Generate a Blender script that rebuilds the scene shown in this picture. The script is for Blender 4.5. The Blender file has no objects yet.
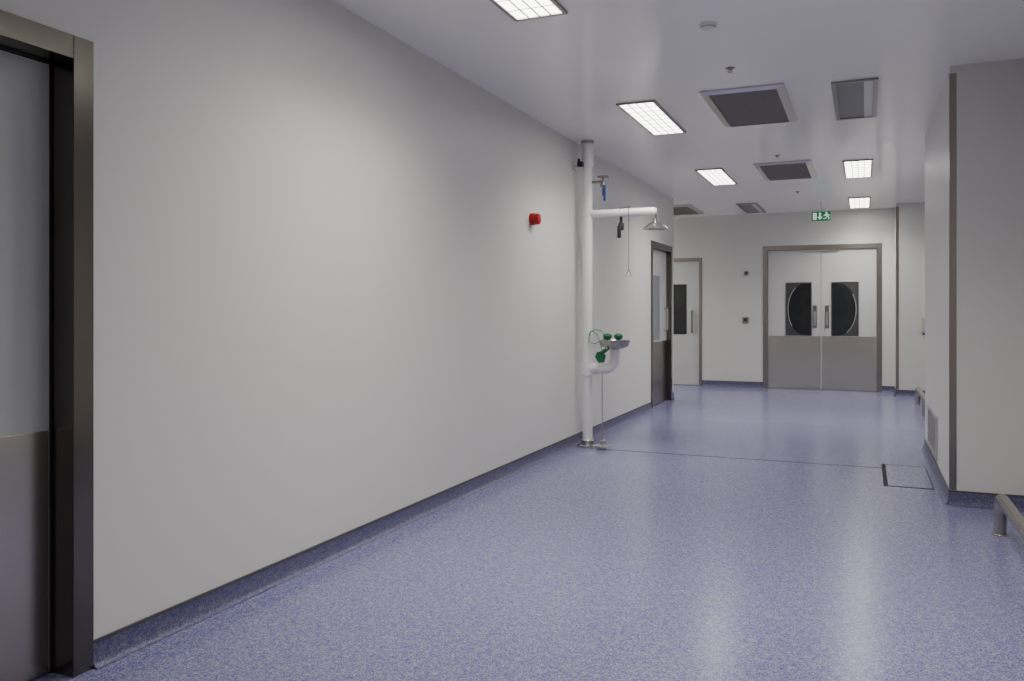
import bpy, bmesh, math
from mathutils import Vector, Matrix

S = bpy.context.scene
COL = S.collection
XL, CH, YB = -2.49, 2.83, 14.0      # left wall plane, ceiling height, back wall plane

# ------------------------------------------------------------------ materials
def new_mat(name):
    m = bpy.data.materials.new(name); m.use_nodes = True
    nt = m.node_tree
    return m, nt, nt.nodes["Principled BSDF"]

def simple(name, col, rough=.5, metal=0., emis=None, strength=0., noise=0.03, spec=.5, nscale=6.):
    m, nt, b = new_mat(name)
    b.inputs["Roughness"].default_value = rough
    b.inputs["Metallic"].default_value = metal
    b.inputs["Specular IOR Level"].default_value = spec
    tc = nt.nodes.new("ShaderNodeTexCoord")
    n = nt.nodes.new("ShaderNodeTexNoise"); n.inputs["Scale"].default_value = nscale
    n.inputs["Detail"].default_value = 3
    r = nt.nodes.new("ShaderNodeValToRGB")
    c = Vector(col)
    lo = c*(1-noise); hi = c*(1+noise)
    r.color_ramp.elements[0].position = .3; r.color_ramp.elements[1].position = .7
    r.color_ramp.elements[0].color = (*lo, 1); r.color_ramp.elements[1].color = (*[min(1, v) for v in hi], 1)
    nt.links.new(tc.outputs["Object"], n.inputs["Vector"])
    nt.links.new(n.outputs["Fac"], r.inputs["Fac"])
    nt.links.new(r.outputs["Color"], b.inputs["Base Color"])
    if emis:
        b.inputs["Emission Color"].default_value = (*emis, 1)
        b.inputs["Emission Strength"].default_value = strength
    return m

def brushed(name, col, rough=.3, sc=(1, 1, 60), amp=.03):
    """satin metal: faint brushing along one direction"""
    m, nt, b = new_mat(name)
    b.inputs["Metallic"].default_value = 1.
    b.inputs["Roughness"].default_value = rough
    tc = nt.nodes.new("ShaderNodeTexCoord"); mp = nt.nodes.new("ShaderNodeMapping")
    mp.inputs["Scale"].default_value = sc
    n = nt.nodes.new("ShaderNodeTexNoise"); n.inputs["Scale"].default_value = 3; n.inputs["Detail"].default_value = 2
    r = nt.nodes.new("ShaderNodeValToRGB")
    c = Vector(col)
    r.color_ramp.elements[0].position = .3; r.color_ramp.elements[1].position = .7
    r.color_ramp.elements[0].color = (*(c*(1-amp)), 1); r.color_ramp.elements[1].color = (*(c*(1+amp)), 1)
    nt.links.new(tc.outputs["Object"], mp.inputs["Vector"]); nt.links.new(mp.outputs["Vector"], n.inputs["Vector"])
    nt.links.new(n.outputs["Fac"], r.inputs["Fac"]); nt.links.new(r.outputs["Color"], b.inputs["Base Color"])
    return m

def vinyl(name, gain=1., rough=.28, spec=.5):
    m, nt, b = new_mat(name)
    tc = nt.nodes.new("ShaderNodeTexCoord")
    v = nt.nodes.new("ShaderNodeTexVoronoi"); v.inputs["Scale"].default_value = 260
    sep = nt.nodes.new("ShaderNodeSeparateColor")
    r = nt.nodes.new("ShaderNodeValToRGB"); r.color_ramp.interpolation = 'CONSTANT'
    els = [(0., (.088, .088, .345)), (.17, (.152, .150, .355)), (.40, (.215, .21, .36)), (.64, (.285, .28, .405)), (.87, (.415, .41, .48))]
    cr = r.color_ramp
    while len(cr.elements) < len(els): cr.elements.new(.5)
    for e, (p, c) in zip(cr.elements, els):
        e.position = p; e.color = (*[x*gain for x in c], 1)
    n = nt.nodes.new("ShaderNodeTexNoise"); n.inputs["Scale"].default_value = 40; n.inputs["Detail"].default_value = 6
    mr = nt.nodes.new("ShaderNodeMapRange"); mr.inputs["From Min"].default_value = .3; mr.inputs["From Max"].default_value = .7
    mr.inputs["To Min"].default_value = -.16; mr.inputs["To Max"].default_value = .16
    add = nt.nodes.new("ShaderNodeMath"); add.operation = 'ADD'
    nt.links.new(tc.outputs["Object"], v.inputs["Vector"]); nt.links.new(tc.outputs["Object"], n.inputs["Vector"])
    nt.links.new(v.outputs["Color"], sep.inputs["Color"])
    nt.links.new(n.outputs["Fac"], mr.inputs["Value"])
    nt.links.new(sep.outputs["Red"], add.inputs[0]); nt.links.new(mr.outputs["Result"], add.inputs[1])
    nt.links.new(add.outputs[0], r.inputs["Fac"]); nt.links.new(r.outputs["Color"], b.inputs["Base Color"])
    b.inputs["Roughness"].default_value = rough
    b.inputs["Specular IOR Level"].default_value = spec
    return m

M_wall = simple("wall_paint", (.70, .69, .65), .42, noise=.01, nscale=1.5, spec=.4)
M_ceil = simple("ceiling_panel", (.93, .92, .875), .18, noise=.008, nscale=1.2)
M_floor = vinyl("speckled_vinyl", .97, .225, .5)
M_skirt = vinyl("speckled_vinyl_skirting", .5, .4)  # floor vinyl again, colour darkened for the shade of its upright face
M_steel = brushed("brushed_steel", (.62, .58, .495), .25, amp=.05)
M_rail = brushed("satin_steel_tube", (.46, .435, .385), .25)
M_dsteel = brushed("dark_steel_frame", (.33, .31, .275), .3, (60, 60, 2))
M_nsteel = brushed("bronzed_steel_frame", (.17, .155, .135), .22, (60, 60, 2))
M_kick2 = brushed("dull_steel", (.30, .28, .25), .28)
M_chrome = brushed("polished_steel", (.60, .58, .54), .18)
M_leaf = simple("door_laminate", (.58, .58, .555), .4, noise=.01)
M_nleaf = simple("grey_door_laminate", (.46, .465, .45), .35, noise=.01)
M_white = simple("white_enamel", (.84, .84, .82), .3, noise=.01)
M_wmetal = simple("white_powder_coat", (.72, .72, .71), .45, noise=.01)
M_vframe = brushed("satin_aluminium", (.62, .605, .57), .28)
M_glass = simple("dark_glass", (.02, .023, .025), .06, noise=.2)
M_reflpatch = simple("reflection_patch", (.07, .072, .074), .12, noise=.1)  # paler tone standing in for a reflection on the door glass
M_reflarc = simple("reflection_arc_grey", (.36, .36, .35), .3)  # grey of the arc that imitates a reflection in the door glass
M_gglass = simple("frosted_glass", (.22, .25, .27), .3, noise=.05)
M_black = simple("black_rubber", (.015, .015, .016), .45)
M_trim = simple("dark_grey_trim", (.08, .08, .08), .5)
M_red = simple("red_plastic", (.45, .007, .007), .35)
M_green = simple("green_plastic", (.003, .12, .045), .4)
M_lgreen = simple("pale_green_hose", (.20, .38, .28), .4)
M_blue = simple("blue_plastic", (.015, .05, .30), .4)
M_grille = simple("grille_aluminium", (.235, .225, .205), .5, .3)
M_louvre = simple("louvre_aluminium", (.36, .355, .34), .45, .3)
M_void = simple("duct_dark", (.05, .05, .05), .8)
M_light = simple("lit_diffuser", (.9, .9, .9), .5, emis=(1, .98, .93), strength=9)
M_unlit = simple("unlit_diffuser", (.16, .165, .17), .35)
M_unlit2 = simple("unlit_diffuser_pale", (.62, .63, .63), .35)
M_sgreen = simple("sign_green", (0, .22, .08), .4, emis=(0, .4, .12), strength=.12)
M_swhite = simple("sign_white", (.85, .9, .85), .4, emis=(.8, 1, .85), strength=.5)
M_joint = simple("floor_joint", (.03, .03, .045), .7, spec=.1)
M_joint2 = simple("hatch_steel_edge", (.05, .05, .07), .6, .0, spec=.15)
M_cream = simple("cream_plastic", (.55, .52, .42), .4)

# ------------------------------------------------------------------ mesh helpers
def box(bm, x0, x1, y0, y1, z0, z1, bev=0):
    r = bmesh.ops.create_cube(bm, size=1, matrix=Matrix.Translation(((x0+x1)/2, (y0+y1)/2, (z0+z1)/2)) @ Matrix.Diagonal((abs(x1-x0), abs(y1-y0), abs(z1-z0), 1)))
    if bev:
        es = {e for v in r['verts'] for e in v.link_edges}
        bmesh.ops.bevel(bm, geom=list(es), offset=bev, segments=2, affect='EDGES', profile=.5)

def tube(bm, pts, r, seg=20, fillet=0.):
    P = [Vector(p) for p in pts]
    if fillet and len(P) > 2:
        Q = [P[0]]
        for a, b, c in zip(P, P[1:], P[2:]):
            d1 = (a-b).normalized(); d2 = (c-b).normalized()
            cosv = max(-1, min(1, d1.dot(d2)))
            if abs(cosv) < .02:      # right-angle: true circular bend
                o = b+d1*fillet+d2*fillet
                for i in range(13):
                    t = i/12*math.pi/2
                    Q.append(o-d2*fillet*math.cos(t)-d1*fillet*math.sin(t))
            else:
                s = b+d1*fillet; e = b+d2*fillet
                for i in range(9):
                    t = i/8; Q.append((1-t)**2*s+2*t*(1-t)*b+t*t*e)
        Q.append(P[-1]); P = Q
    rings = []; up = None
    for i, p in enumerate(P):
        t = (P[min(i+1, len(P)-1)]-P[max(i-1, 0)]).normalized()
        if up is None:
            up = Vector((0, 0, 1)) if abs(t.z) < .9 else Vector((1, 0, 0))
        u = (up - t*up.dot(t)).normalized(); w = t.cross(u); up = u
        rings.append([bm.verts.new(p+(u*math.cos(2*math.pi*k/seg)+w*math.sin(2*math.pi*k/seg))*r) for k in range(seg)])
    for a, b in zip(rings, rings[1:]):
        for k in range(seg):
            bm.faces.new((a[k], a[(k+1) % seg], b[(k+1) % seg], b[k]))
    bm.faces.new(rings[0][::-1]); bm.faces.new(rings[-1])

def lathe(bm, prof, c, seg=40, axis='Z'):
    c = Vector(c); rings = []
    for r, z in prof:
        ring = []
        for k in range(seg):
            a = 2*math.pi*k/seg
            x, y = max(r, .0004)*math.cos(a), max(r, .0004)*math.sin(a)
            v = Vector((x, y, z)) if axis == 'Z' else (Vector((z, x, y)) if axis == 'X' else Vector((x, -z, y)))
            ring.append(bm.verts.new(c+v))
        rings.append(ring)
    for a, b in zip(rings, rings[1:]):
        for k in range(seg):
            bm.faces.new((a[k], a[(k+1) % seg], b[(k+1) % seg], b[k]))
    bm.faces.new(rings[0][::-1]); bm.faces.new(rings[-1])

def poly(bm, pts2, plane_y, th=.002):
    """flat polygon standing in the XZ plane, facing -Y"""
    f = [bm.verts.new((x, plane_y, z)) for x, z in pts2]
    b = [bm.verts.new((x, plane_y+th, z)) for x, z in pts2]
    bm.faces.new(f); bm.faces.new(b[::-1])
    n = len(f)
    for i in range(n):
        bm.faces.new((f[i], b[i], b[(i+1) % n], f[(i+1) % n]))

def parent_loc(p):
    v = Vector((0, 0, 0))
    while p: v += p.location; p = p.parent
    return v

def finish(name, bm, mat, parent=None, smooth=False, label=None, origin=None):
    bmesh.ops.recalc_face_normals(bm, faces=bm.faces[:])
    o0 = parent_loc(parent) if parent else (Vector(origin) if origin is not None else Vector((0, 0, 0)))
    bmesh.ops.translate(bm, verts=bm.verts[:], vec=-o0)
    me = bpy.data.meshes.new(name); bm.to_mesh(me); bm.free()
    me.materials.append(mat)
    ob = bpy.data.objects.new(name, me); COL.objects.link(ob)
    if smooth:
        for p in me.polygons: p.use_smooth = True
        try:
            me.set_sharp_from_angle(angle=math.radians(40))
        except Exception: pass
    if parent: ob.parent = parent
    else: ob.location = o0
    if label: ob["label"] = label
    return ob

def thing(name, loc, label, cat, group=None):
    e = bpy.data.objects.new(name, None); e.empty_display_size = .1
    e.location = loc; COL.objects.link(e)
    e["label"] = label; e["category"] = cat
    if group: e["group"] = group
    return e

def struct(o, label=None, cat=None):
    o["kind"] = "structure"
    if label: o["label"] = label
    if cat: o["category"] = cat
    return o

# ------------------------------------------------------------------ room shell
D1 = (.72, 2.10, 2.19)      # near side door opening y0,y1,top
D2 = (10.38, 11.62, 2.15)
YE = 11.74                   # end of left wall
XR, XC, YC0, YC1 = 1.0, .51, 6.03, 8.4
XQ, YQ = .433, 13.4
Y0 = -3.0

bm = bmesh.new(); box(bm, -4.6, 1.4, Y0-.2, YB+.3, -.1, 0)
struct(finish("floor", bm, M_floor), "speckled blue and white vinyl floor", "floor")
bm = bmesh.new(); box(bm, -4.6, 1.4, Y0-.2, YB+.3, CH, CH+.1)
struct(finish("ceiling", bm, M_ceil), "smooth pale grey ceiling", "ceiling")

bm = bmesh.new(); a, b = XL-.2, XL
box(bm, a, b, Y0, D1[0], 0, CH); box(bm, a, b, D1[0], D1[1], D1[2], CH)
box(bm, a, b, D1[1], D2[0], 0, CH); box(bm, a, b, D2[0], D2[1], D2[2], CH)
box(bm, a, b, D2[1], YE, 0, CH)
struct(finish("wall_left", bm, M_wall), "plain off-white corridor wall", "wall")
bm = bmesh.new(); box(bm, -4.4, a, YE-.2, YE, 0, CH); box(bm, -4.6, -4.4, YE-.2, YB, 0, CH)
struct(finish("wall_recess", bm, M_wall), "off-white wall of the side recess", "wall")
# back wall with two openings
DD = (-1.51, .256, 2.30)     # double door
DS = (-3.46, -2.49, 2.14)    # single door
bm = bmesh.new()
box(bm, -4.6, DS[0], YB, YB+.2, 0, CH); box(bm, DS[0], DS[1], YB, YB+.2, DS[2], CH)
box(bm, DS[1], DD[0], YB, YB+.2, 0, CH); box(bm, DD[0], DD[1], YB, YB+.2, DD[2], CH)
box(bm, DD[1], XQ, YB, YB+.2, 0, CH)
struct(finish("wall_back", bm, M_wall), "off-white end wall with double doors", "wall")
bm = bmesh.new()
box(bm, XR, XR+.2, Y0, YC0, 0, CH); box(bm, XC, XR+.2, YC0, YC1, 0, CH)
box(bm, XR, XR+.2, YC1, YQ, 0, CH); box(bm, XQ, XR+.2, YQ, YB+.2, 0, CH)
struct(finish("wall_right", bm, M_wall), "off-white wall with projecting columns", "wall")
bm = bmesh.new(); box(bm, -2.69, 1.2, Y0-.2, Y0, 0, CH)
struct(finish("wall_front", bm, M_wall), "off-white wall closing the corridor", "wall")

# coved skirting
def skirting(name, segs):
    bm = bmesh.new()
    prof = [(0, .0), (0, .088), (.006, .088), (.007, .05), (.010, .022), (.018, .008), (.032, .002), (.032, 0)]
    for p0, p1, n in segs:
        A = []; B = []
        for d, z in prof:
            A.append(bm.verts.new((p0[0]+n[0]*d, p0[1]+n[1]*d, z)))
            B.append(bm.verts.new((p1[0]+n[0]*d, p1[1]+n[1]*d, z)))
        for i in range(len(prof)-1):
            bm.faces.new((A[i], A[i+1], B[i+1], B[i]))
        bm.faces.new(A); bm.faces.new(B[::-1])
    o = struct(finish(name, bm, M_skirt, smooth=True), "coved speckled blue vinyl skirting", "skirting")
    bm = bmesh.new()
    for p0, p1, n in segs:
        xs = sorted([p0[0], p1[0], p0[0]+n[0]*.009, p1[0]+n[0]*.009]); ys = sorted([p0[1], p1[1], p0[1]+n[1]*.009, p1[1]+n[1]*.009])
        box(bm, xs[0], xs[-1], ys[0], ys[-1], .086, .096)
    t = finish("capping_strip", bm, M_trim, parent=o)
    return o
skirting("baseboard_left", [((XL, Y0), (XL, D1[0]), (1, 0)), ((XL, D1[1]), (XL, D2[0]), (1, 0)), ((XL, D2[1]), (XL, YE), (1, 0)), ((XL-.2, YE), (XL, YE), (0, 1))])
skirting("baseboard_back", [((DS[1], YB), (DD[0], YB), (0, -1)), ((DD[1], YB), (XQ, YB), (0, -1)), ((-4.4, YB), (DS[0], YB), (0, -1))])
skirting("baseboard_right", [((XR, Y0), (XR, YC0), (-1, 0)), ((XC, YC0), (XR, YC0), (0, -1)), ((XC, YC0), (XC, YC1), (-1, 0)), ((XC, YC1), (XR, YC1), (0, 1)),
                             ((XR, YC1), (XR, YQ), (-1, 0)), ((XQ, YQ), (XR, YQ), (0, -1)), ((XQ, YQ), (XQ, YB), (-1, 0))])

# corner guards
for i, (x, y) in enumerate([(XC, YC0), (XQ, YQ)]):
    bm = bmesh.new()
    box(bm, x-.003, x+.038, y-.003, y, .1, 2.78); box(bm, x-.003, x, y, y+.038, .1, 2.78)
    struct(finish("trim_%d" % (i+1), bm, M_dsteel), "brushed steel corner guard", "corner guard")

# floor joint line
bm = bmesh.new(); box(bm, XL+.05, XC-.05, 7.223, 7.237, 0, .0012)
struct(finish("trim_3", bm, M_joint), "thin dark floor expansion joint", "floor joint")

# ------------------------------------------------------------------ doors
def steel_frame(bm, axis, a0, a1, top, plane, depth, w=.075, proud=.012):
    """frame around an opening. axis 'Y' opening in an X plane, 'X' opening in a Y plane"""
    def bx(p0, p1, z0, z1):
        if axis == 'Y': box(bm, plane-depth, plane+proud, p0, p1, z0, z1, .002)
        else: box(bm, p0, p1, plane-proud, plane+depth, z0, z1, .002)
    bx(a0, a0+w, 0, top); bx(a1-w, a1, 0, top); bx(a0+w, a1-w, top-w, top)

# door_1 near side door
d = struct(thing("door_1", (XL-.1, 1.4, 0), "side door with steel frame and kick plate", "door"))
bm = bmesh.new(); steel_frame(bm, 'Y', D1[0], D1[1], D1[2], XL, .18, .08)
finish("door_frame", bm, M_nsteel, d, label="dark brushed steel door frame")
bm = bmesh.new()
box(bm, XL-.12, XL-.092, D1[1]-.086, D1[1]-.08, .0, D1[2]-.08); box(bm, XL-.12, XL-.092, D1[0]+.08, D1[1]-.08, D1[2]-.088, D1[2]-.08)
finish("door_seal", bm, M_black, d)
bm = bmesh.new(); box(bm, XL-.145, XL-.095, D1[0]+.085, D1[1]-.088, .008, D1[2]-.09, .002)
lf = finish("door_leaf", bm, M_nleaf, d, label="pale grey laminate door leaf")
bm = bmesh.new(); box(bm, XL-.095, XL-.091, D1[0]+.10, D1[1]-.094, .01, .84, .001)
finish("kick_plate", bm, M_rail, lf)
bm = bmesh.new(); tube(bm, [(XL-.095, 0.95, .95), (XL-.04, 0.95, .95), (XL-.04, 0.95, 1.25), (XL-.095, 0.95, 1.25)], .011, 14, .02)
finish("door_handle", bm, M_chrome, lf, True)

# door_2 far side door in left wall
d = struct(thing("door_2", (XL-.1, 11.0, 0), "side door with glazed panel and dark steel frame", "door"))
bm = bmesh.new(); steel_frame(bm, 'Y', D2[0], D2[1], D2[2], XL, .18, .08)
finish("door_frame", bm, M_nsteel, d)
bm = bmesh.new(); box(bm, XL-.10, XL-.055, D2[0]+.085, D2[1]-.085, .008, D2[2]-.085, .002)
lf = finish("door_leaf", bm, M_leaf, d)
bm = bmesh.new(); box(bm, XL-.055, XL-.051, D2[0]+.10, D2[1]-.10, .01, .84, .001)
finish("kick_plate", bm, M_kick2, lf)
bm = bmesh.new(); box(bm, XL-.055, XL-.048, 10.70, 11.10, .87, 1.72, .001)
finish("vision_panel", bm, M_gglass, lf)
bm = bmesh.new(); tube(bm, [(XL-.055, 11.40, .98), (XL-.01, 11.40, .98), (XL-.01, 11.40, 1.28), (XL-.055, 11.40, 1.28)], .011, 14, .02)
finish("door_handle", bm, M_chrome, lf, True)

# door_3 single door on back wall
d = struct(thing("door_3", (-2.97, YB+.05, 0), "white single door with dark glazed panel", "door"))
bm = bmesh.new(); steel_frame(bm, 'X', DS[0], DS[1], DS[2], YB, .18, .05)
finish("door_frame", bm, M_dsteel, d)
bm = bmesh.new(); box(bm, DS[0]+.052, DS[1]-.052, YB+.02, YB+.065, .008, DS[2]-.052, .002)
lf = finish("door_leaf", bm, M_leaf, d)
bm = bmesh.new(); box(bm, -3.2, -2.75, YB+.012, YB+.02, .86, 1.70, .001)
finish("vision_panel", bm, M_glass, lf)
bm = bmesh.new(); tube(bm, [(-2.655, YB+.02, .90), (-2.655, YB-.03, .90), (-2.655, YB-.03, 1.25), (-2.655, YB+.02, 1.25)], .016, 14, .02)
finish("door_handle", bm, M_dsteel, lf, True)

# door_4 double door
d = struct(thing("door_4", (-.627, YB+.05, 0), "steel-framed double doors with twin vision panels", "double door"))
bm = bmesh.new(); steel_frame(bm, 'X', DD[0], DD[1], DD[2], YB, .18, .075)
finish("door_frame", bm, M_dsteel, d)
xc = -.627
def ellipse_corners(bm, x0, x1, z0, z1, side, y):
    # window reflection painted as paler shapes outside a half ellipse bulging towards `side`
    zc = (z0+z1)/2; n = 20
    xin = x0 if side > 0 else x1
    xo = x1 if side > 0 else x0
    arc = []
    for sgn in (1, -1):
        pts = []
        for i in range(n+1):
            t = i/n*math.pi/2
            pts.append((xin+side*(.28*abs(xo-xin)+ .66*abs(xo-xin)*math.cos(t)), zc+sgn*math.sin(t)*(z1-z0)*.49))
        arc.append(list(pts))
        pts += [(pts[-1][0], z1 if sgn > 0 else z0), (xo, z1 if sgn > 0 else z0), (xo, zc)]
        poly(bm, pts, y, .002)
    return arc[0][::-1]+arc[1][1:]
for s, (l0, l1, w0, w1) in ((-1, (DD[0]+.078, xc-.003, -1.15, -.776)), (1, (xc+.003, DD[1]-.078, -.465, -.086))):
    bm = bmesh.new(); box(bm, l0, l1, YB+.02, YB+.065, .008, DD[2]-.078, .002)
    lf = finish("door_leaf", bm, M_leaf, d)
    bm = bmesh.new(); box(bm, l0+.01, l1-.004, YB+.016, YB+.02, .012, .852, .001)
    finish("kick_plate", bm, M_steel, lf)
    bm = bmesh.new(); box(bm, w0, w1, YB+.015, YB+.021, .858, 1.695, .001)
    vp = finish("vision_panel", bm, M_glass, lf)
    bm = bmesh.new()
    for q in ((w0-.014, w0, .858, 1.70), (w1, w1+.014, .858, 1.70), (w0-.014, w1+.014, 1.695, 1.71)):
        box(bm, q[0], q[1], YB+.010, YB+.02, q[2], q[3])
    finish("panel_rim", bm, M_dsteel, lf)
    bm = bmesh.new(); arc = ellipse_corners(bm, w0+.005, w1-.005, .862, 1.69, s, YB+.0125)
    finish("reflection_patch", bm, M_reflpatch, lf, label="painted reflection around a curved dark area")
    bm = bmesh.new(); tube(bm, [(x, YB+.011, z) for x, z in (arc[7:-11] if s < 0 else arc[12:-6])], .006, 8)  # curved edge of the reflection, modelled as a thin tube
    finish("reflection_arc", bm, M_reflarc, lf, True, label="thin grey arc imitating a reflection on the glass")
    hx = xc+s*.09
    bm = bmesh.new(); box(bm, hx-.03, hx+.03, YB+.012, YB+.02, .98, 1.34, .002)
    finish("push_plate", bm, M_kick2, lf)
    bm = bmesh.new(); box(bm, hx-.018, hx+.018, YB-.028, YB-.020, 1.02, 1.24, .003)
    for z in (1.04, 1.21): box(bm, hx-.008, hx+.008, YB-.022, YB+.014, z, z+.016)
    finish("door_handle", bm, M_vframe, lf)
    if s < 0:
        bm = bmesh.new(); lathe(bm, [(.018, -.012), (.018, .002), (0, .002)], (hx, YB, 1.30), 20, 'Y')
        finish("lock_cylinder", bm, M_chrome, lf, True)
bm = bmesh.new(); box(bm, xc-.26, xc+.26, YB-.01, YB+.02, DD[2]-.105, DD[2]-.078, .003)
finish("door_closer", bm, M_steel, d)

# ------------------------------------------------------------------ ceiling lights
def light_fixture(loc, lit, label, group):
    e = thing("ceiling_light", loc, label, "ceiling light", group)
    x, y, z = loc; w, l = .15, .60
    bm = bmesh.new()
    fw = .022 if lit else .03
    for q in ((x-w, x-w+fw, y-l, y+l), (x+w-fw, x+w, y-l, y+l), (x-w+fw, x+w-fw, y-l, y-l+fw), (x-w+fw, x+w-fw, y+l-fw, y+l)):
        box(bm, *q, z-.014, z, .002)
    finish("light_frame", bm, M_dsteel, e)
    if lit:
        bm = bmesh.new(); box(bm, x-w+.023, x+w-.023, y-l+.023, y+l-.023, z-.007, z)
        finish("diffuser", bm, M_light, e)
        bm = bmesh.new()
        for dx in (-.062, 0, .062): box(bm, x+dx-.004, x+dx+.004, y-l+.023, y+l-.023, z-.012, z-.0075)
        for k in range(1, 8): box(bm, x-w+.023, x+w-.023, y-l+k*.15-.002, y-l+k*.15+.002, z-.012, z-.0075)
        finish("louvre", bm, M_louvre, e)
        ld = bpy.data.lights.get("lamp") or bpy.data.lights.new("lamp", 'SPOT')
        ld.energy = 96; ld.color = (1, .97, .91); ld.spot_size = math.radians(144); ld.spot_blend = 1.; ld.shadow_soft_size = .10
        for s in (-1, 1):
            lo = bpy.data.objects.new("lamp", ld); COL.objects.link(lo); lo.parent = e
            lo.location = (0, s*.3, -.02)
    else:
        bm = bmesh.new(); box(bm, x-w+.031, x+.06, y-l+.031, y+l-.031, z-.007, z)
        finish("diffuser", bm, M_unlit, e)
        bm = bmesh.new(); box(bm, x+.062, x+w-.031, y-l+.031, y+l-.031, z-.010, z)
        finish("side_panel", bm, M_unlit2, e)
    return e
LX, RX = -1.59, -.06
lit_lab = "lit rectangular fluorescent ceiling light with slim frame"
src = light_fixture((LX, 3.55, CH), True, lit_lab, "lit ceiling lights")
def dup(src, loc):
    n = src.copy(); n.location = loc; COL.objects.link(n)
    for c in src.children:
        k = c.copy(); COL.objects.link(k); k.parent = n; k.matrix_parent_inverse = c.matrix_parent_inverse.copy()
        for g in c.children:
            h = g.copy(); COL.objects.link(h); h.parent = k
    return n
for p in ((LX, 6.73), (LX, 9.94), (RX, 9.99), (RX, 13.1), (RX, 3.52), (RX, -.6), (-3.75, 12.85)):  # final pair unseen, added as fill from behind camera and for the recess door
    dup(src, (p[0], p[1], CH))
u0 = light_fixture((RX, 6.73, CH), False, "unlit grey rectangular ceiling light", "unlit ceiling lights")
dup(u0, (LX, 13.15, CH))

# vents
def vent(x0, x1, y0, y1, label, group, fw=.055, n=36):
    x, y = (x0+x1)/2, (y0+y1)/2
    e = thing("ceiling_vent", (x, y, CH), label, "ceiling vent", group)
    bm = bmesh.new()
    o = [(x0, y0), (x1, y0), (x1, y1), (x0, y1)]
    i_ = [(x0+fw, y0+fw), (x1-fw, y0+fw), (x1-fw, y1-fw), (x0+fw, y1-fw)]
    lv = []
    for pts, z in ((o, CH), (o, CH-.012), (i_, CH-.024), (i_, CH-.002)):
        lv.append([bm.verts.new((p[0], p[1], z)) for p in pts])
    for a_, b_ in zip(lv, lv[1:]):
        for k in range(4): bm.faces.new((a_[k], a_[(k+1) % 4], b_[(k+1) % 4], b_[k]))
    finish("vent_frame", bm, M_vframe, e)
    bm = bmesh.new(); box(bm, x0+fw, x1-fw, y0+fw, y1-fw, CH-.004, CH)
    finish("vent_backing", bm, M_void, e)
    bm = bmesh.new(); L = y1-y0-2*fw
    for k in range(n):
        yy = y0+fw+L*(k+.5)/n
        box(bm, x0+fw, x1-fw, yy-L/n*.27, yy+L/n*.27, CH-.016, CH-.005)
    m = max(3, int((x1-x0-2*fw)/.04))
    for k in range(1, m):
        xx = x0+fw+(x1-x0-2*fw)*k/m
        box(bm, xx-.003, xx+.003, y0+fw, y1-fw, CH-.014, CH-.005)
    finish("vent_grille", bm, M_grille, e)
    return e
vent(-1.09, -.51, 6.02, 7.24, "metal-framed air vent with grey grille", "ceiling vents")
vent(-1.09, -.51, 9.18, 10.38, "metal-framed air vent with grey grille", "ceiling vents")
vent(-2.95, -2.37, 12.35, 13.5, "metal-framed air vent near the recess", "ceiling vents")

# smoke detector and sprinklers
e = thing("smoke_detector", (-.79, 4.63, CH), "small white round ceiling smoke detector", "smoke detector")
bm = bmesh.new(); lathe(bm, [(.045, 0), (.045, -.008), (.038, -.02), (.025, -.028), (.0, -.03)], e.location)
finish("detector_body", bm, M_wmetal, e, True)
bm = bmesh.new(); lathe(bm, [(.040, -.016), (.042, -.018), (.038, -.020)], e.location)
finish("sensor_slot", bm, M_grille, e, True)
def sprinkler(loc):
    e = thing("sprinkler_head", loc, "small steel ceiling sprinkler head", "sprinkler", "ceiling sprinklers")
    bm = bmesh.new(); lathe(bm, [(.030, 0), (.028, -.004), (.010, -.008), (.009, -.016), (.0, -.016)], loc, 24)
    finish("sprinkler_body", bm, M_dsteel, e, True)
    bm = bmesh.new(); lathe(bm, [(.016, -.028), (.018, -.029), (0, -.031)], loc, 24)
    for s in (-1, 1): tube(bm, [(loc[0]+s*.008, loc[1], loc[2]-.014), (loc[0]+s*.012, loc[1], loc[2]-.022), (loc[0]+s*.004, loc[1], loc[2]-.030)], .002, 8)
    finish("deflector", bm, M_dsteel, e, True)
    return e
s0 = sprinkler((-.80, 5.52, CH)); dup(s0, (-.81, 8.8, CH)); dup(s0, (-.81, 11.6, CH))

# ------------------------------------------------------------------ exit sign
ex, ey = -.575, 12.9
e = thing("exit_sign", (ex, ey, CH), "green emergency exit sign with running figure pictogram", "exit sign")
bm = bmesh.new(); box(bm, ex-.13, ex+.13, ey-.012, ey+.012, 2.565, 2.70, .003)
finish("sign_panel", bm, M_sgreen, e)
bm = bmesh.new(); box(bm, ex-.10, ex+.10, ey-.02, ey+.02, 2.70, 2.73, .004); box(bm, ex-.012, ex+.012, ey-.012, ey+.012, 2.73, CH)
finish("sign_bracket", bm, M_wmetal, e)
yp = ey-.0145; zc = 2.632
bm = bmesh.new()
poly(bm, [(ex-.112, zc-.05), (ex-.062, zc-.05), (ex-.062, zc+.05), (ex-.112, zc+.05)], yp)
poly(bm, [(ex-.028, zc+.05), (ex-.002, zc+.05), (ex-.002, zc-.01), (ex+.022, zc-.01), (ex-.015, zc-.052), (ex-.052, zc-.01), (ex-.028, zc-.01)], yp)
cx = ex+.078; K = 1.12
poly(bm, [(cx-.005+.014*math.cos(a*math.pi/6), zc+.044+.014*math.sin(a*math.pi/6)) for a in range(12)], yp)
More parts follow.
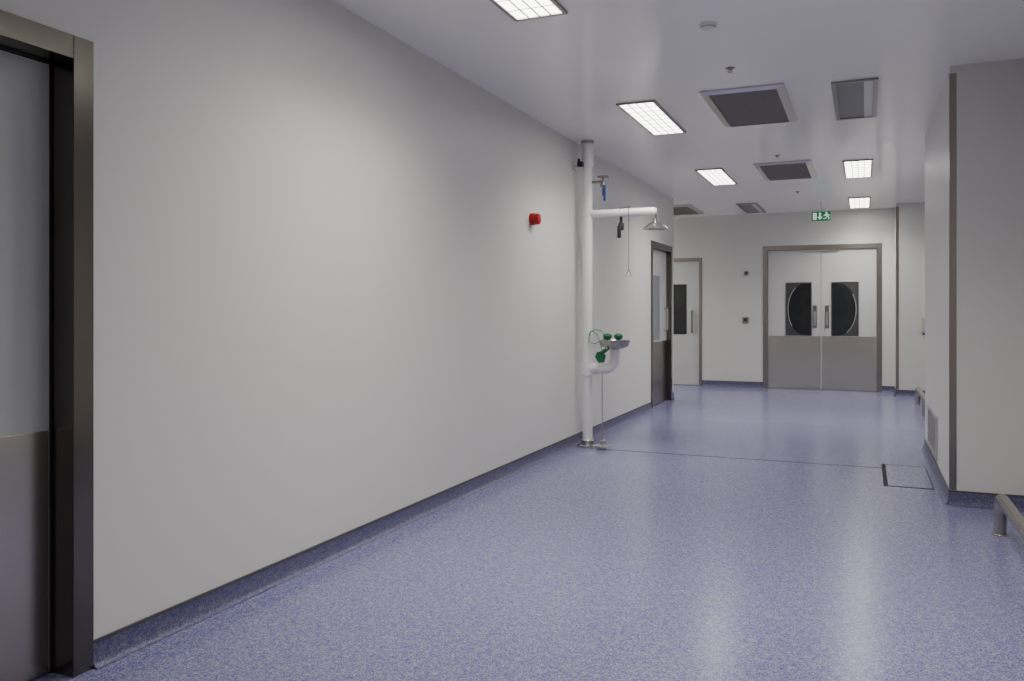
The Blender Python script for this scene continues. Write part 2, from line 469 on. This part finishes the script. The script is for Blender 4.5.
for q in ([(-.014, .03), (.014, .027), (.018, -.008), (-.008, -.008)], [(-.012, .028), (-.04, .012), (-.036, .000), (-.008, .014)],
          [(.010, .027), (.038, .010), (.034, .000), (.008, .012)], [(-.006, -.006), (.006, -.006), (-.014, -.03), (-.042, -.032), (-.04, -.044), (-.008, -.042)],
          [(.002, -.006), (.018, -.006), (.034, -.028), (.026, -.05), (.012, -.048), (.018, -.028)]):
    poly(bm, [(cx+x*K, zc+z) for x, z in q], yp-.0003*len(q))
finish("pictogram", bm, M_swhite, e)

# ------------------------------------------------------------------ wall devices
p = Vector((XL, 6.27, 1.995))
e = thing("fire_alarm_sounder", p, "round red fire alarm sounder on white wall", "fire alarm")
bm = bmesh.new(); lathe(bm, [(.050, -.004), (.050, .03), (.046, .035), (0, .035)], p, 36, 'X')
finish("sounder_base", bm, M_red, e, True)
bm = bmesh.new(); lathe(bm, [(.042, .035), (.046, .042), (.046, .062), (.040, .074), (.025, .08), (0, .08)], p, 36, 'X')
finish("sounder_horn", bm, M_red, e, True)
p = Vector((-1.783, YB, 1.10))
e = thing("door_release_switch", p, "small steel wall switch with black button", "wall switch")
bm = bmesh.new(); box(bm, p.x-.05, p.x+.05, YB-.02, YB, p.z-.05, p.z+.05, .004); finish("switch_plate", bm, M_dsteel, e)
bm = bmesh.new(); box(bm, p.x-.025, p.x+.025, YB-.032, YB-.02, p.z-.02, p.z+.03, .005); finish("switch_button", bm, M_black, e)
p = Vector((-1.77, YB, 1.87))
e = thing("wall_sensor", p, "tiny dark square sensor on wall", "sensor")
bm = bmesh.new(); box(bm, p.x-.035, p.x+.035, YB-.02, YB, p.z-.035, p.z+.035, .004); finish("sensor_housing", bm, M_dsteel, e)
bm = bmesh.new(); lathe(bm, [(.02, .02), (.018, .026), (0, .03)], p, 20, 'Y'); finish("sensor_lens", bm, M_black, e, True)
p = Vector((.80, YQ, 1.05))
e = thing("wall_dispenser", p, "small cream wall-mounted dispenser", "dispenser")
bm = bmesh.new(); box(bm, p.x-.04, p.x+.04, YQ-.06, YQ, p.z-.12, p.z+.1, .012); finish("dispenser_body", bm, M_cream, e)
bm = bmesh.new(); box(bm, p.x-.02, p.x+.02, YQ-.05, YQ-.02, p.z-.145, p.z-.12, .004); finish("dispenser_nozzle", bm, M_trim, e)

# wall grille on column side
e = thing("wall_vent", (XC, 7.44, .12), "low steel louvred wall vent above skirting", "wall vent")
bm = bmesh.new()
for q in ((6.98, 7.05, .12, .46), (7.83, 7.90, .12, .46), (7.05, 7.83, .12, .155), (7.05, 7.83, .425, .46)):
    box(bm, XC-.012, XC, *q, .002)
finish("vent_frame", bm, M_vframe, e)
bm = bmesh.new(); box(bm, XC-.003, XC, 7.05, 7.83, .155, .425); finish("vent_backing", bm, M_void, e)
bm = bmesh.new()
for k in range(10):
    z = .162+k*.0265; box(bm, XC-.010, XC-.003, 7.05, 7.83, z, z+.007)
for k in range(1, 14):
    y = 7.05+k*.78/14; box(bm, XC-.006, XC-.003, y-.003, y+.003, .155, .425)
finish("vent_louvres", bm, M_louvre, e)

# floor hatch
e = thing("floor_hatch", (.31, 6.97, 0), "square vinyl-inlaid floor access hatch with steel edge", "floor hatch")
hx0, hx1, hy0, hy1 = .13, .455, 6.50, 7.42
bm = bmesh.new()
box(bm, hx0, hx0+.030, hy0, hy1, 0, .002)
finish("hatch_hinge_edge", bm, M_joint, e)
bm = bmesh.new()
for q in ((hx0+.030, hx1, hy0, hy0+.022), (hx0+.030, hx1, hy1-.022, hy1), (hx1-.008, hx1, hy0+.022, hy1-.022)):
    box(bm, *q, 0, .002)
finish("hatch_edge", bm, M_joint2, e)
bm = bmesh.new(); box(bm, hx0+.030, hx1-.008, hy0+.022, hy1-.022, 0, .0015); finish("hatch_cover", bm, M_floor, e)

# bumper rails
def bumper(x, ya, yb, lab):
    e = thing("bumper_rail", (x, ya, 0), lab, "bumper rail", "floor bumper rails")
    r = .032
    bm = bmesh.new(); tube(bm, [(x, ya, 0.002), (x, ya, .213), (x, yb, .213), (x, yb, .002)], r, 28, .095)
    finish("rail_tube", bm, M_rail, e, True)
    y = ya-1.3
    while y > yb+.4:
        bm = bmesh.new(); tube(bm, [(x, y, .002), (x, y, .205)], r*.9, 20); y -= 1.3
        finish("rail_post", bm, M_rail, e, True)
    for y in (ya, yb):
        bm = bmesh.new(); lathe(bm, [(.042, 0), (.042, .005), (.036, .008), (.033, .008)], (x, y, 0), 24)
        finish("floor_flange", bm, M_rail, e, True)
bumper(.70, 5.33, 1.2, "low tubular steel floor bumper rail beside column")
bumper(.66, 12.3, 8.8, "low tubular steel floor bumper rail near end doors")

# ------------------------------------------------------------------ emergency shower
px, py = -2.36, 7.36
e = thing("emergency_shower", (px, py, 0), "white emergency shower pipe with eyewash basin and drench head", "emergency shower")
bm = bmesh.new(); tube(bm, [(px, py, .012), (px, py, 2.815)], .046, 32)
finish("riser_pipe", bm, M_white, e, True)
bm = bmesh.new(); tube(bm, [(px, py, 2.60), (px, py, 2.80)], .056, 32)
finish("pipe_sleeve", bm, M_white, e, True)
bm = bmesh.new(); lathe(bm, [(.06, -.02), (.06, 0), (0, 0)], (px, py, CH), 32)
finish("ceiling_collar", bm, M_rail, e, True)
bm = bmesh.new()
lathe(bm, [(.060, -.016), (.060, .016)], (px, py, 2.6), 32)
box(bm, XL+.012, px-.03, py-.012, py+.012, 2.588, 2.612); box(bm, XL, XL+.014, py-.05, py+.05, 2.57, 2.63)
finish("pipe_bracket", bm, M_white, e, True)
bm = bmesh.new(); box(bm, px-.07, px-.02, py-.10, py-.045, 2.58, 2.625, .005); tube(bm, [(px-.045, py-.09, 2.6), (px-.045, py-.125, 2.64)], .012, 12)
finish("clamp", bm, M_black, e)
bm = bmesh.new(); lathe(bm, [(.10, 0), (.10, .010), (.09, .016), (.060, .020), (.058, .055), (.048, .065)], (px, py, 0), 40)
finish("floor_flange", bm, M_chrome, e, True)
for k in range(4):
    a = math.pi/4+k*math.pi/2
    bm = bmesh.new(); lathe(bm, [(.010, .012), (.010, .026), (.006, .030), (0, .030)], (px+.077*math.cos(a), py+.077*math.sin(a), 0), 6)
    finish("anchor_bolt", bm, M_dsteel, e)
az = 2.145; hx = -1.725
bm = bmesh.new(); tube(bm, [(px, py, az), (hx-.02, py, az)], .038, 28); lathe(bm, [(.049, -.05), (.049, .05)], (px, py, az), 28)
lathe(bm, [(.038, 0), (.034, .02), (.024, .032), (0, .036)], (hx-.02, py, az), 28, 'X')
finish("shower_arm", bm, M_white, e, True)
bm = bmesh.new(); lathe(bm, [(.016, .13), (.016, .09), (.022, .085), (.024, .07), (.05, .055), (.09, .025), (.112, .004), (.112, 0), (.10, .002), (0, .004)], (hx, py, 1.985), 44)
finish("shower_head", bm, M_chrome, e, True)
bm = bmesh.new()
tube(bm, [(-2.04, py, az-.03), (-2.04, py, az+.045)], .018, 16)
tube(bm, [(-2.04, py, az+.04), (-1.957, py, az+.055), (-1.957, py, az+.02)], .006, 10)
tube(bm, [(-1.957, py-.045, az+.04), (-1.957, py-.045, 1.63)], .0035, 10)
tube(bm, [(-1.957, py, az+.04), (-1.957, py-.045, az+.04)], .0045, 10)
tri = [(-1.957, py-.045, 1.63), (-1.985, py-.045, 1.56), (-1.929, py-.045, 1.56), (-1.957, py-.045, 1.63)]
tube(bm, tri, .0035, 8)
finish("pull_rod", bm, M_dsteel, e, True, label="thin steel pull rod with triangular grip")
bm = bmesh.new()
tube(bm, [(-2.04, py, az-.03), (-2.04, py, az-.09)], .014, 14); lathe(bm, [(.02, -.03), (.026, -.02), (.026, .03), (.02, .04)], (-2.04, py, az-.13), 20)
box(bm, -2.070, -2.035, py-.03, py-.015, az-.23, az-.12, .004)
finish("arm_valve", bm, M_black, e, True)
vz = 2.47
bm = bmesh.new()
tube(bm, [(px, py, vz-.03), (-2.21, py, vz-.03), (-2.21, py, vz-.16)], .012, 14, .02)
tube(bm, [(-2.21, py, vz-.03), (-2.21, py, vz+.01)], .010, 12)
lathe(bm, [(.020, -.02), (.026, -.012), (.026, .012), (.020, .02)], (-2.21, py, vz-.06), 20)
finish("isolating_valve", bm, M_dsteel, e, True)
bm = bmesh.new(); lathe(bm, [(.018, 0), (.052, .004), (.055, .01), (.052, .016), (.018, .02)], (-2.21, py, vz+.005), 24)
finish("valve_wheel", bm, M_dsteel, e, True)
bm = bmesh.new(); box(bm, -2.200, -2.178, py-.03, py-.018, vz-.21, vz-.06, .005)
finish("valve_lever", bm, M_blue, e)
# eyewash
bx = -2.100
bm = bmesh.new(); tube(bm, [(px, py, .720), (bx, py, .720), (bx, py, .90)], .046, 28, .095); lathe(bm, [(.060, -.06), (.060, .06)], (px, py, .720), 28)
lathe(bm, [(.055, -.045), (.055, .045)], (px+.06, py, .720), 28, 'X')
finish("eyewash_pipe", bm, M_white, e, True)
bm = bmesh.new(); lathe(bm, [(.028, -.06), (.03, -.045), (.08, -.036), (.122, -.018), (.134, .010), (.140, .038), (.134, .040), (.120, .010), (.08, -.012), (0, -.018)], (bx, py, .945), 48)
bowl = finish("eyewash_bowl", bm, M_rail, e, True)
for dx in (-.06, .035):
    bm = bmesh.new(); lathe(bm, [(.012, -.02), (.012, .030), (.030, .038), (.040, .056), (.040, .070), (.030, .084), (.012, .090), (0, .090)], (bx+dx, py-.01+dx*.3, .955), 24)
    finish("nozzle_cap", bm, M_green, e, True, label="green eyewash nozzle cap")
bm = bmesh.new()
pts = [(px+.03, py-.02, 1.02)]
for i in range(13):
    a = math.pi*(1-i/12); pts.append((px+.10+.07*math.cos(a), py-.04, 1.03+.05*math.sin(a)))
pts += [(bx-.09, py-.03, .985)]
tube(bm, pts, .007, 12)
tube(bm, [(px+.03, py-.045, 1.02), (px+.03, py-.055, .97), (px+.09, py-.06, .95), (bx-.09, py-.05, .99)], .006, 12, .02)
tube(bm, [(px+.06, py-.05, 1.07), (px+.12, py-.06, 1.03), (px+.15, py-.08, .93), (-2.19, py-.09, .88)], .006, 12, .02)
finish("hose", bm, M_lgreen, e, True)
bm = bmesh.new()
q = [(-2.245, .835), (-2.225, .88), (-2.175, .885), (-2.145, .845), (-2.160, .785), (-2.215, .782)]
poly(bm, q, py-.14, .014); tube(bm, [(-2.18, py-.13, .86), (-2.14, py-.06, .905)], .010, 12)
tube(bm, [(-2.19, py-.134, .87), (-2.14, py-.13, .905)], .016, 12)
finish("push_handle", bm, M_green, e, label="green push paddle")
bm = bmesh.new(); tube(bm, [(-2.22, py, .70), (-2.22, py, .045)], .005, 10); tube(bm, [(-2.22, py, .05), (-2.22, py-.0, .035), (-2.16, py-.12, .03)], .006, 10)
finish("treadle_rod", bm, M_chrome, e, True)
bm = bmesh.new(); box(bm, -2.23, -2.10, py-.20, py-.09, .030, .040, .004); box(bm, -2.22, -2.205, py-.19, py-.02, 0, .032); box(bm, -2.235, -2.195, py-.02, py+.05, 0, .06, .006)
finish("foot_treadle", bm, M_chrome, e)

# ------------------------------------------------------------------ world + camera
w = bpy.data.worlds.new("World"); S.world = w; w.use_nodes = True
w.node_tree.nodes["Background"].inputs[0].default_value = (.5, .52, .55, 1)
w.node_tree.nodes["Background"].inputs[1].default_value = .3

cd = bpy.data.cameras.new("Camera"); cam = bpy.data.objects.new("Camera", cd); COL.objects.link(cam)
cam.location = (0, 0, 1.25); cam.rotation_euler = (math.radians(90), 0, math.radians(22.98))
cd.sensor_width = 36; cd.lens = 830/1024*36; cd.shift_y = -29.5/1024
S.camera = cam
